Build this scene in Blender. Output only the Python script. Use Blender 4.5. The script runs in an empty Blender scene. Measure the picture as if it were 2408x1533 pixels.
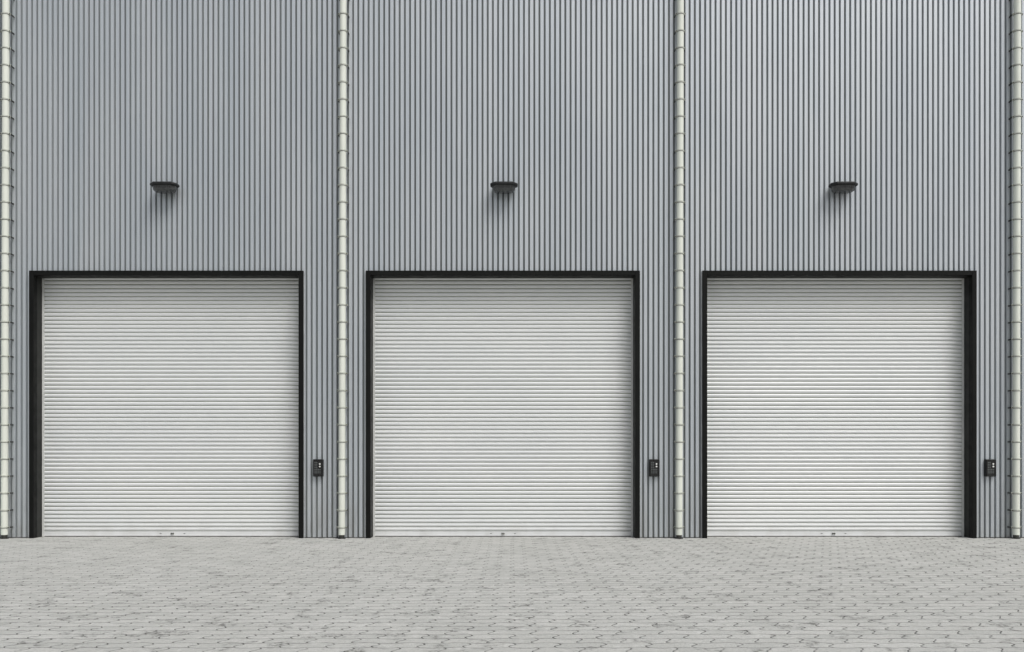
import bpy, bmesh, math, random
from mathutils import Vector, Matrix
random.seed(3)
scene = bpy.context.scene
scene.view_settings.view_transform = 'Standard'
scene.view_settings.look = 'None'
scene.view_settings.exposure = 0

# ------------------------------------------------------------ node helpers
class NB:
    def __init__(s, name):
        s.mat = bpy.data.materials.new(name); s.mat.use_nodes = True
        s.nt = s.mat.node_tree; s.n = s.nt.nodes; s.l = s.nt.links
        s.b = s.n["Principled BSDF"]
    def link(s, v, sock):
        if isinstance(v, (int, float)): sock.default_value = v
        elif isinstance(v, (tuple, list)):
            sock.default_value = (*v, 1) if (len(v) == 3 and sock.type == 'RGBA') else v
        else: s.l.new(v, sock)
    def m(s, op, a, b=0.0, c=0.0):
        n = s.n.new("ShaderNodeMath"); n.operation = op
        s.link(a, n.inputs[0]); s.link(b, n.inputs[1]); s.link(c, n.inputs[2])
        return n.outputs[0]
    def pos(s):
        return s.n.new("ShaderNodeNewGeometry").outputs["Position"]
    def sep(s, v):
        n = s.n.new("ShaderNodeSeparateXYZ"); s.link(v, n.inputs[0]); return n.outputs
    def comb(s, x, y, z):
        n = s.n.new("ShaderNodeCombineXYZ")
        for i, v in enumerate((x, y, z)): s.link(v, n.inputs[i])
        return n.outputs[0]
    def scale(s, v, sc):
        n = s.n.new("ShaderNodeVectorMath"); n.operation = 'MULTIPLY'
        s.link(v, n.inputs[0]); n.inputs[1].default_value = sc; return n.outputs[0]
    def noise(s, v, sc, det=4, rough=.55):
        n = s.n.new("ShaderNodeTexNoise"); s.link(v, n.inputs["Vector"])
        n.inputs["Scale"].default_value = sc; n.inputs["Detail"].default_value = det
        n.inputs["Roughness"].default_value = rough; return n.outputs["Fac"]
    def rng(s, v, a, b, c=0., d=1., smooth=True):
        n = s.n.new("ShaderNodeMapRange")
        n.interpolation_type = 'SMOOTHSTEP' if smooth else 'LINEAR'
        s.link(v, n.inputs["Value"])
        for k, x in (("From Min", a), ("From Max", b), ("To Min", c), ("To Max", d)): s.link(x, n.inputs[k])
        return n.outputs[0]
    def mix(s, f, a, b, mode='MIX'):
        n = s.n.new("ShaderNodeMix"); n.data_type = 'RGBA'; n.blend_type = mode
        s.link(f, n.inputs[0]); s.link(a, n.inputs[6]); s.link(b, n.inputs[7]); return n.outputs[2]
    def bump(s, h, strength, dist):
        n = s.n.new("ShaderNodeBump"); s.link(h, n.inputs["Height"])
        n.inputs["Strength"].default_value = strength; n.inputs["Distance"].default_value = dist
        s.l.new(n.outputs[0], s.b.inputs["Normal"])
    def set(s, **k):
        for a, v in k.items(): s.link(v, s.b.inputs[a.replace("_", " ")])
        return s.mat

def mat_simple(name, col, rough, metal=0., spec=.5, var=.12, vscale=6, stretch=(1,1,1), bump=0):
    m = NB(name); p = m.scale(m.pos(), stretch)
    f = m.rng(m.noise(p, vscale, 5), .3, .7)
    c = m.mix(f, tuple(x*(1-var) for x in col), tuple(min(1, x*(1+var)) for x in col))
    m.set(Base_Color=c, Roughness=m.rng(m.noise(p, vscale*2.3), .3, .7, rough*.85, rough*1.15), Metallic=metal)
    m.b.inputs["Specular IOR Level"].default_value = spec
    if bump: m.bump(m.noise(m.pos(), 180, 3), bump, .002)
    return m.mat

# wall cladding
def wall_mat(name, ca, cb, metal):
    m = NB(name); P = m.pos(); x, y, z = m.sep(P)
    st = m.noise(m.scale(P, (2.2, 1, .25)), 1.0, 4)
    fine = m.noise(P, 60, 3)
    c = m.mix(m.rng(st, .3, .7), ca, cb)
    grime = m.m('MULTIPLY', m.rng(z, 0.0, 1.3, 1, 0), m.rng(m.noise(m.scale(P, (6, 1, 1.2)), 1.5, 5), .35, .7, .15, .9))
    c = m.mix(m.m('MULTIPLY', grime, .4), c, (.24, .23, .20))
    c = m.mix(m.rng(fine, .3, .7, 0, .10), c, (.2, .2, .2))
    m.set(Base_Color=c, Roughness=m.rng(st, .3, .7, .38, .44), Metallic=metal)
    return m.mat
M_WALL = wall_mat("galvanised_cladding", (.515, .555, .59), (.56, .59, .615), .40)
M_VALLEY_SHADE = wall_mat("galvanised_cladding_groove_shade", (.135, .15, .148), (.17, .182, .178), .2)  # darker copy of the cladding, shade painted into the rib valleys

# door slats
m = NB("shutter_white_paint"); P = m.pos(); x, y, z = m.sep(P)
n1 = m.noise(m.scale(P, (.35, 1, .8)), 1.3, 4)
c = m.mix(m.rng(n1, .3, .7), (.70, .715, .72), (.74, .75, .75))
low = m.m('MULTIPLY', m.rng(z, 0, .35, 1, 0), m.rng(m.noise(P, 5, 5), .35, .75, .0, .25))
c = m.mix(low, c, (.40, .38, .34))
m.set(Base_Color=c, Roughness=m.rng(n1, .3, .7, .27, .32))
M_DOOR = m.mat
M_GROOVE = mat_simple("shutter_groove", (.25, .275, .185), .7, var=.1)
M_BLACK = mat_simple("black_powder_coat", (.006, .0065, .006), .55, var=.2, vscale=3, spec=.15, bump=.1)
M_REVEAL = mat_simple("reveal_dark_paint", (.024, .025, .023), .5, var=.2, vscale=3, spec=.25)
M_GUIDE = mat_simple("guide_rail_paint", (.62, .63, .61), .4, var=.08)
M_TRIM = mat_simple("flashing_trim", (.48, .50, .51), .4, metal=.3)
M_PIPE = mat_simple("cream_pvc", (.72, .745, .67), .38, var=.04, vscale=3, stretch=(1, 1, .4))
M_CLAMP = mat_simple("clamp_paint", (.50, .52, .46), .45, var=.15, vscale=20)
M_BOLT = mat_simple("bolt_steel", (.06, .06, .055), .4, metal=.5)
M_LAMP = mat_simple("lamp_housing", (.018, .019, .02), .5, var=.2, vscale=20, spec=.3)
M_GLASS = mat_simple("lamp_smoked_lens", (.06, .063, .064), .2, var=.25, vscale=30)
M_PANEL = mat_simple("panel_black_plastic", (.008, .008, .008), .35, var=.2, spec=.3)
M_PANEL2 = mat_simple("panel_face", (.02, .02, .02), .3, var=.2, spec=.3)
M_PRINT = mat_simple("panel_print_grey", (.12, .13, .13), .5)
M_WBTN = mat_simple("white_button", (.75, .75, .72), .3)
M_DARK = mat_simple("dark_backing", (.03, .03, .03), .8)
M_ROOF = mat_simple("roof_membrane", (.2, .2, .2), .8)

# block paving
m = NB("concrete_block_paving"); P = m.pos(); x, y, z = m.sep(P)
H, W = .15, .32
TAU = 2*math.pi
wob = m.m('SUBTRACT', m.noise(P, 2.5, 2), .5)
yw = m.m('ADD', y, m.m('MULTIPLY', m.m('SINE', m.m('MULTIPLY', x, TAU/W)), .013))
yw = m.m('ADD', yw, m.m('MULTIPLY', wob, .016))
row = m.m('FLOOR', m.m('DIVIDE', yw, H))
fv = m.m('FRACT', m.m('DIVIDE', yw, H))
xs = m.m('ADD', x, m.m('MULTIPLY', m.m('SINE', m.m('MULTIPLY', fv, TAU)), .024))
xs = m.m('ADD', xs, m.m('MULTIPLY', m.m('SUBTRACT', m.noise(P, 3.1, 2), .5), .024))
xs = m.m('ADD', xs, m.m('MULTIPLY', m.m('MODULO', m.m('ADD', row, 4000), 2), W/2))
col = m.m('FLOOR', m.m('DIVIDE', xs, W))
fu = m.m('FRACT', m.m('DIVIDE', xs, W))
dv = m.m('MULTIPLY', m.m('MINIMUM', fv, m.m('SUBTRACT', 1, fv)), H)
du = m.m('MULTIPLY', m.m('MINIMUM', fu, m.m('SUBTRACT', 1, fu)), W)
edgen = m.m('MULTIPLY', m.m('SUBTRACT', m.noise(P, 40, 3), .5), .012)
jv = m.rng(m.noise(P, 5, 4), .38, .60, .25, 1)
jv2 = m.rng(m.noise(P, 8, 4), .35, .60, .35, 1)
jy = m.m('MULTIPLY', m.rng(m.m('ADD', dv, edgen), .0005, .0075, 1, 0), jv)
jx = m.m('MULTIPLY', m.rng(m.m('ADD', du, edgen), .001, .008, 1, 0), jv2)
joint = m.m('MAXIMUM', jx, jy)
d = m.m('MINIMUM', dv, du)
wn = m.n.new("ShaderNodeTexWhiteNoise"); wn.noise_dimensions = '2D'
m.l.new(m.comb(col, row, 0), wn.inputs["Vector"])
rnd = wn.outputs["Value"]
big = m.noise(P, .45, 5)
med = m.noise(P, 3.2, 7, .7)
grit = m.noise(P, 110, 4, .75)
speck = m.noise(P, 38, 4, .7)
c = m.mix(rnd, (.465, .47, .447), (.545, .547, .522))
c = m.mix(m.rng(big, .35, .65, 0, .18), c, (.37, .37, .34))
c = m.mix(m.rng(grit, .3, .7, .0, .38), c, (.30, .30, .282))
c = m.mix(m.rng(speck, .50, .68, .0, .5), c, (.27, .27, .25))
stain = m.m('MULTIPLY', m.rng(med, .53, .65), m.rng(m.noise(P, 20, 5, .75), .42, .56))
c = m.mix(m.m('MULTIPLY', stain, .85), c, (.105, .105, .095))
pale = m.rng(m.noise(P, 9, 5, .7), .52, .70, 0, .5)
c = m.mix(pale, c, (.62, .622, .60))
c = m.mix(m.m('MULTIPLY', joint, .95), c, (.04, .04, .034))
m.set(Base_Color=c, Roughness=.85)
m.b.inputs["Specular IOR Level"].default_value = .3
hgt = m.m('ADD', m.rng(d, 0, .012), m.m('MULTIPLY', grit, .35))
hgt = m.m('ADD', hgt, m.m('MULTIPLY', rnd, .35))
hgt = m.m('ADD', hgt, m.m('MULTIPLY', speck, .5))
m.bump(hgt, 1.0, .008)
M_PAVE = m.mat

# ------------------------------------------------------------ mesh helpers
def finish(name, bm, mats, parent=None, smooth=None):
    me = bpy.data.meshes.new(name); bm.normal_update(); bm.to_mesh(me); bm.free()
    for mt in (mats if isinstance(mats, list) else [mats]): me.materials.append(mt)
    ob = bpy.data.objects.new(name, me); scene.collection.objects.link(ob)
    if parent: ob.parent = parent
    if smooth is not None:
        for p in me.polygons: p.use_smooth = True
        me.set_sharp_from_angle(angle=math.radians(smooth))
    return ob
def bevel(ob, w, seg=2):
    md = ob.modifiers.new("bevel", 'BEVEL'); md.width = w; md.segments = seg; md.limit_method = 'ANGLE'
def box(bm, x0, x1, y0, y1, z0, z1, mi=0):
    v = [bm.verts.new(p) for p in [(x0,y0,z0),(x1,y0,z0),(x1,y1,z0),(x0,y1,z0),(x0,y0,z1),(x1,y0,z1),(x1,y1,z1),(x0,y1,z1)]]
    for f in [(0,3,2,1),(4,5,6,7),(0,1,5,4),(1,2,6,5),(2,3,7,6),(3,0,4,7)]:
        bm.faces.new([v[i] for i in f]).material_index = mi
def cyl(bm, c, r, h, axis='Z', seg=24, mi=0, r2=None):
    rot = {'Z': Matrix.Identity(4), 'Y': Matrix.Rotation(math.pi/2, 4, 'X'), 'X': Matrix.Rotation(math.pi/2, 4, 'Y')}[axis]
    r = bmesh.ops.create_cone(bm, cap_ends=True, segments=seg, radius1=r, radius2=r if r2 is None else r2, depth=h,
                              matrix=Matrix.Translation(c) @ rot)
    for v in r['verts']:
        for f in v.link_faces: f.material_index = mi
def empty(name, loc=(0,0,0)):
    e = bpy.data.objects.new(name, None); e.location = loc; scene.collection.objects.link(e); return e

# ------------------------------------------------------------ ground
bm = bmesh.new(); S = 250
bm.faces.new([bm.verts.new(p) for p in [(-S,-S,0),(S,-S,0),(S,S,0),(-S,S,0)]])
finish("paved_ground", bm, M_PAVE)

# ------------------------------------------------------------ building
bld = empty("warehouse_building")
XW, HW = 18.0, 10.6
DOORS = [-5.405, -0.143, 5.120]
OW, OH, FT = 4.138, 4.111, .073     # opening width, height, frame face
YF, YD = -.05, .25                 # frame front, door plane
pitch = .0812
prof = [(0, 0), (.048, 0), (.054, .032), (.0752, .032), (.0812, 0)]
def zbot(xm):
    for dx in DOORS:
        if abs(xm-dx) < OW/2+FT*.55: return OH+FT*.5
    return .012
bm = bmesh.new()
n = int(2*XW/pitch)
x0 = -n*pitch/2
for i in range(n):
    for k in range(4):
        xa, ya = x0+i*pitch+prof[k][0], prof[k][1]
        xb, yb = x0+i*pitch+prof[k+1][0], prof[k+1][1]
        zb = zbot((xa+xb)/2)
        f = bm.faces.new([bm.verts.new(p) for p in [(xa,ya,zb),(xb,yb,zb),(xb,yb,HW),(xa,ya,HW)]])
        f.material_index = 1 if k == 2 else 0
finish("corrugated_wall", bm, [M_WALL, M_VALLEY_SHADE], bld)

# backing + shell
bm = bmesh.new()
edges = [-XW] + sum([[dx-OW/2-.03, dx+OW/2+.03] for dx in DOORS], []) + [XW]
for i in range(0, len(edges), 2): box(bm, edges[i], edges[i+1], .04, .2, .004, OH+.03)
box(bm, -XW, XW, .04, .2, OH+.032, HW-.01)
finish("wall_backing", bm, M_DARK, bld)
bm = bmesh.new()
box(bm, -XW-.02, -XW+.15, .04, 22, 0.002, HW-.02); box(bm, XW-.15, XW+.02, .04, 22, 0.002, HW-.02)
box(bm, -XW+.15, XW-.15, 21.85, 22, .002, HW-.02)
finish("side_walls", bm, M_WALL, bld)
bm = bmesh.new(); box(bm, -XW+.15, XW-.15, .2, 21.85, HW-.3, HW-.1); finish("roof", bm, M_ROOF, bld)
bm = bmesh.new(); box(bm, -XW-.06, XW+.06, -.05, .22, HW, HW+.12); finish("parapet_coping", bm, M_TRIM, bld)

for dx in DOORS:
    L, R = dx-OW/2, dx+OW/2
    # black frame
    bm = bmesh.new()
    box(bm, L-FT, L, YF, .06, 0.001, OH+FT); box(bm, R, R+FT, YF, .06, .001, OH+FT)
    box(bm, L, R, YF, .06, OH, OH+FT)
    fr = finish("door_frame", bm, M_BLACK, bld); bevel(fr, .004)
    # reveal lining behind the frame
    bm = bmesh.new()
    box(bm, L-.04, L-.003, .06, YD+.08, .001, OH+.04); box(bm, R+.003, R+.04, .06, YD+.08, .001, OH+.04)
    box(bm, L-.003, R+.003, .06, YD+.08, OH+.003, OH+.04)
    finish("door_reveal", bm, M_REVEAL, bld)
    # flashing
    bm = bmesh.new()
    box(bm, L-FT-.014, L-FT, -.014, .03, .006, OH+FT); box(bm, R+FT, R+FT+.014, -.014, .03, .006, OH+FT)
    finish("frame_flashing", bm, M_TRIM, bld)
    # guide rails
    bm = bmesh.new()
    for a, b in ((L, L+.036), (R-.036, R)):
        box(bm, a+.001, b, YD-.055, YD-.040, .002, OH-.002)
        box(bm, a+.001, b, YD+.02, YD+.035, .002, OH-.002)
        if a == L: box(bm, a+.001, a+.01, YD-.040, YD+.02, .002, OH-.002)
        else: box(bm, b-.01, b-.001, YD-.040, YD+.02, .002, OH-.002)
    gr = finish("guide_rails", bm, M_GUIDE, bld); bevel(gr, .003)
    # slats
    bm = bmesh.new(); p = .0645; zb = .085; ns = int((OH+.02-zb)/p)+1
    pr = [(0, .008, 1), (.006, .008, 0), (.009, .0, 0), (.016, -.006, 0), (.028, -.010, 0), (.040, -.011, 0), (.051, -.0085, 0), (.059, -.001, 0), (.062, .008, 1), (.0645, .008, 1)]
    xa, xb = L+.014, R-.014
    for i in range(ns):
        for k in range(len(pr)-1):
            za, yy, mi = pr[k]; zc, y2, _ = pr[k+1]
            z1, z2 = zb+i*p+za, zb+i*p+zc
            f = bm.faces.new([bm.verts.new(q) for q in [(xa,YD-.012+yy,z1),(xb,YD-.012+yy,z1),(xb,YD-.012+y2,z2),(xa,YD-.012+y2,z2)]])
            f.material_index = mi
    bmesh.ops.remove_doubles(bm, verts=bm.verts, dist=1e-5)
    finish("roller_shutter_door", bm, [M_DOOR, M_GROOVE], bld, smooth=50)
    # bottom bar with latch
    bm = bmesh.new()
    box(bm, xa, xb, YD-.028, YD+.012, .012, .083, 0)
    box(bm, xa, xb, YD-.034, YD-.028, .012, .026, 0)
    box(bm, xa+.002, xb-.002, YD-.02, YD+.008, .003, .012, 1)
    bb = finish("door_bottom_bar", bm, [M_DOOR, M_BLACK], bld); bevel(bb, .003)
    bm = bmesh.new()
    box(bm, dx-.03, dx+.03, YD-.034, YD-.028, .034, .07, 0)
    box(bm, dx-.022, dx-.006, YD-.05, YD-.034, .04, .062, 1); box(bm, dx+.006, dx+.022, YD-.05, YD-.034, .04, .062, 1)
    for s in (-1, 1):
        box(bm, dx+s*.19-.014, dx+s*.19+.014, YD-.032, YD-.028, .048, .055, 1)
    finish("door_latch", bm, [M_GUIDE, M_BOLT], bld)

# ------------------------------------------------------------ drainpipes
for bx in (-7.90, -2.650, 2.600, 7.845):
    root = empty("drainpipe", (bx, -.10, 0))
    lean = .0028
    bm = bmesh.new(); cyl(bm, (0, 0, (HW-.3+.06)/2), .052, HW-.3-.06, seg=32)
    pm = finish("pipe", bm, M_PIPE, root, smooth=40)
    bm = bmesh.new(); cyl(bm, (0, 0, .035), .042, .068, seg=24); cyl(bm, (0, 0, .006), .062, .01, seg=24)
    finish("pipe_shoe", bm, M_BOLT, root, smooth=40)
    bm = bmesh.new(); bm2 = bmesh.new(); bm3 = bmesh.new()
    z = .174
    while z < HW-.4:
        cyl(bm, (0, 0, z+.004), .059, .020, seg=28)
        cyl(bm3, (0, 0, z-.009), .0545, .007, seg=28)  # dark ring standing in for the shadow below each clamp
        for s in (-1, 1):
            box(bm, min(s*.055, s*.080), max(s*.055, s*.080), -.010, .0, z-.012, z+.016)
            cyl(bm2, (s*.070, -.004, z), .008, .036, 'Y', 8)
            box(bm2, min(s*.067, s*.080), max(s*.067, s*.080), .001, .099, z-.009, z+.011)
        z += .2662
    finish("pipe_clamps", bm, M_CLAMP, root, smooth=35); finish("clamp_bolts", bm2, M_BOLT, root)
    finish("clamp_shadow_rings", bm3, M_BOLT, root, smooth=35)
    root.rotation_euler = (0, math.atan(lean), 0)

# ------------------------------------------------------------ wall lamps
def octo(w, d):
    a, b = w/2, d/2
    return [(-a, -b*.38), (-a*.66, -b), (a*.66, -b), (a, -b*.38), (a, b*.38), (a*.66, b), (-a*.66, b), (-a, b*.38)]
def loft(bm, rings, mi=0):
    vs = []
    for (w, d, z) in rings: vs.append([bm.verts.new((px, py, z)) for px, py in octo(w, d)])
    for a, b in zip(vs, vs[1:]):
        for i in range(8):
            bm.faces.new([a[i], a[(i+1) % 8], b[(i+1) % 8], b[i]]).material_index = mi
    bm.faces.new(vs[0][::-1]).material_index = mi; bm.faces.new(vs[-1]).material_index = mi
for lx in (-5.387, -.125, 5.137):
    root = empty("wall_lamp", (lx, -.145, 0))
    bm = bmesh.new()
    loft(bm, [(.375, .235, 5.462), (.415, .265, 5.470), (.425, .272, 5.480), (.425, .272, 5.497), (.40, .25, 5.510), (.20, .12, 5.516)])
    box(bm, -.07, .07, .09, .145, 5.40, 5.5)
    h = finish("housing", bm, M_LAMP, root); bevel(h, .003)
    bm = bmesh.new()
    loft(bm, [(.20, .10, 5.374), (.28, .165, 5.380), (.322, .20, 5.398), (.345, .215, 5.43), (.355, .222, 5.461)])
    finish("lens", bm, M_GLASS, root, smooth=30)
    bm = bmesh.new()
    for i in range(9):
        xx = -.12+i*.03
        box(bm, xx-.003, xx+.003, -.114, -.106, 5.415, 5.45)
    finish("lens_ribs", bm, M_LAMP, root)

# ------------------------------------------------------------ control panels
for cx in (-3.030, 2.226, 7.482):
    root = empty("door_control_panel", (cx, 0, 1.10))
    bm = bmesh.new()
    box(bm, -.08, .08, -.052, -.001, -.135, .135)
    a = finish("casing", bm, M_PANEL, root); bevel(a, .008, 3)
    bm = bmesh.new()
    for q in ((-.074,-.062,-.128,.128),(.062,.074,-.128,.128),(-.062,.062,.116,.128),(-.062,.062,-.128,-.116)):
        box(bm, q[0], q[1], -.062, -.052, q[2], q[3])
    a = finish("bezel", bm, M_PANEL2, root); bevel(a, .002)
    bm = bmesh.new(); box(bm, -.061, .061, -.056, -.053, -.115, .115); finish("face_plate", bm, M_PANEL2, root)
    bm = bmesh.new()
    for (bx, bz) in ((.03, .062), (.03, .022)): cyl(bm, (bx, -.060, bz), .0125, .012, 'Y', 20, 0)
    finish("push_buttons", bm, M_WBTN, root, smooth=40)
    bm = bmesh.new()
    for r in range(7):
        zz = .085-r*.027
        for cc in range(2 if r < 4 else 4):
            xx = -.045+cc*.026
            box(bm, xx-.009, xx+.009, -.0585, -.056, zz-.006, zz+.006)
    finish("print_marks", bm, M_PRINT, root)  # plain raised marks in place of the panel's small print

# ------------------------------------------------------------ light
w = bpy.data.worlds.new("World"); scene.world = w; w.use_nodes = True
nt = w.node_tree; bg = nt.nodes["Background"]
sky = nt.nodes.new("ShaderNodeTexSky"); sky.sky_type = 'NISHITA'; sky.sun_disc = False
EL, AZ = 55, 38     # AZ: degrees towards +x from straight behind the camera
sky.sun_elevation = math.radians(EL); sky.sun_rotation = math.radians(180-AZ)
sky.air_density = 1.2; sky.dust_density = 5; sky.ozone_density = 1.2
hs = nt.nodes.new("ShaderNodeHueSaturation"); hs.inputs["Saturation"].default_value = .42
nt.links.new(sky.outputs[0], hs.inputs["Color"]); nt.links.new(hs.outputs[0], bg.inputs[0])
bg.inputs[1].default_value = .108
sd = bpy.data.lights.new("sun", 'SUN'); sd.energy = 1.75; sd.angle = math.radians(28); sd.color = (1, .995, .985)
so = bpy.data.objects.new("sun", sd); scene.collection.objects.link(so)
dirv = Vector((math.sin(math.radians(AZ))*math.cos(math.radians(EL)), -math.cos(math.radians(AZ))*math.cos(math.radians(EL)), math.sin(math.radians(EL))))
so.rotation_euler = dirv.to_track_quat('Z', 'Y').to_euler(); so.location = dirv*40

# ------------------------------------------------------------ camera
cd = bpy.data.cameras.new("camera"); cam = bpy.data.objects.new("camera", cd); scene.collection.objects.link(cam)
cam.location = (0, -14, 1.367); cam.rotation_euler = (math.pi/2, 0, 0)
cd.sensor_width = 36; cd.lens = 2100/2408*36; cd.shift_y = 293.5/2408; cd.clip_end = 1000
scene.camera = cam
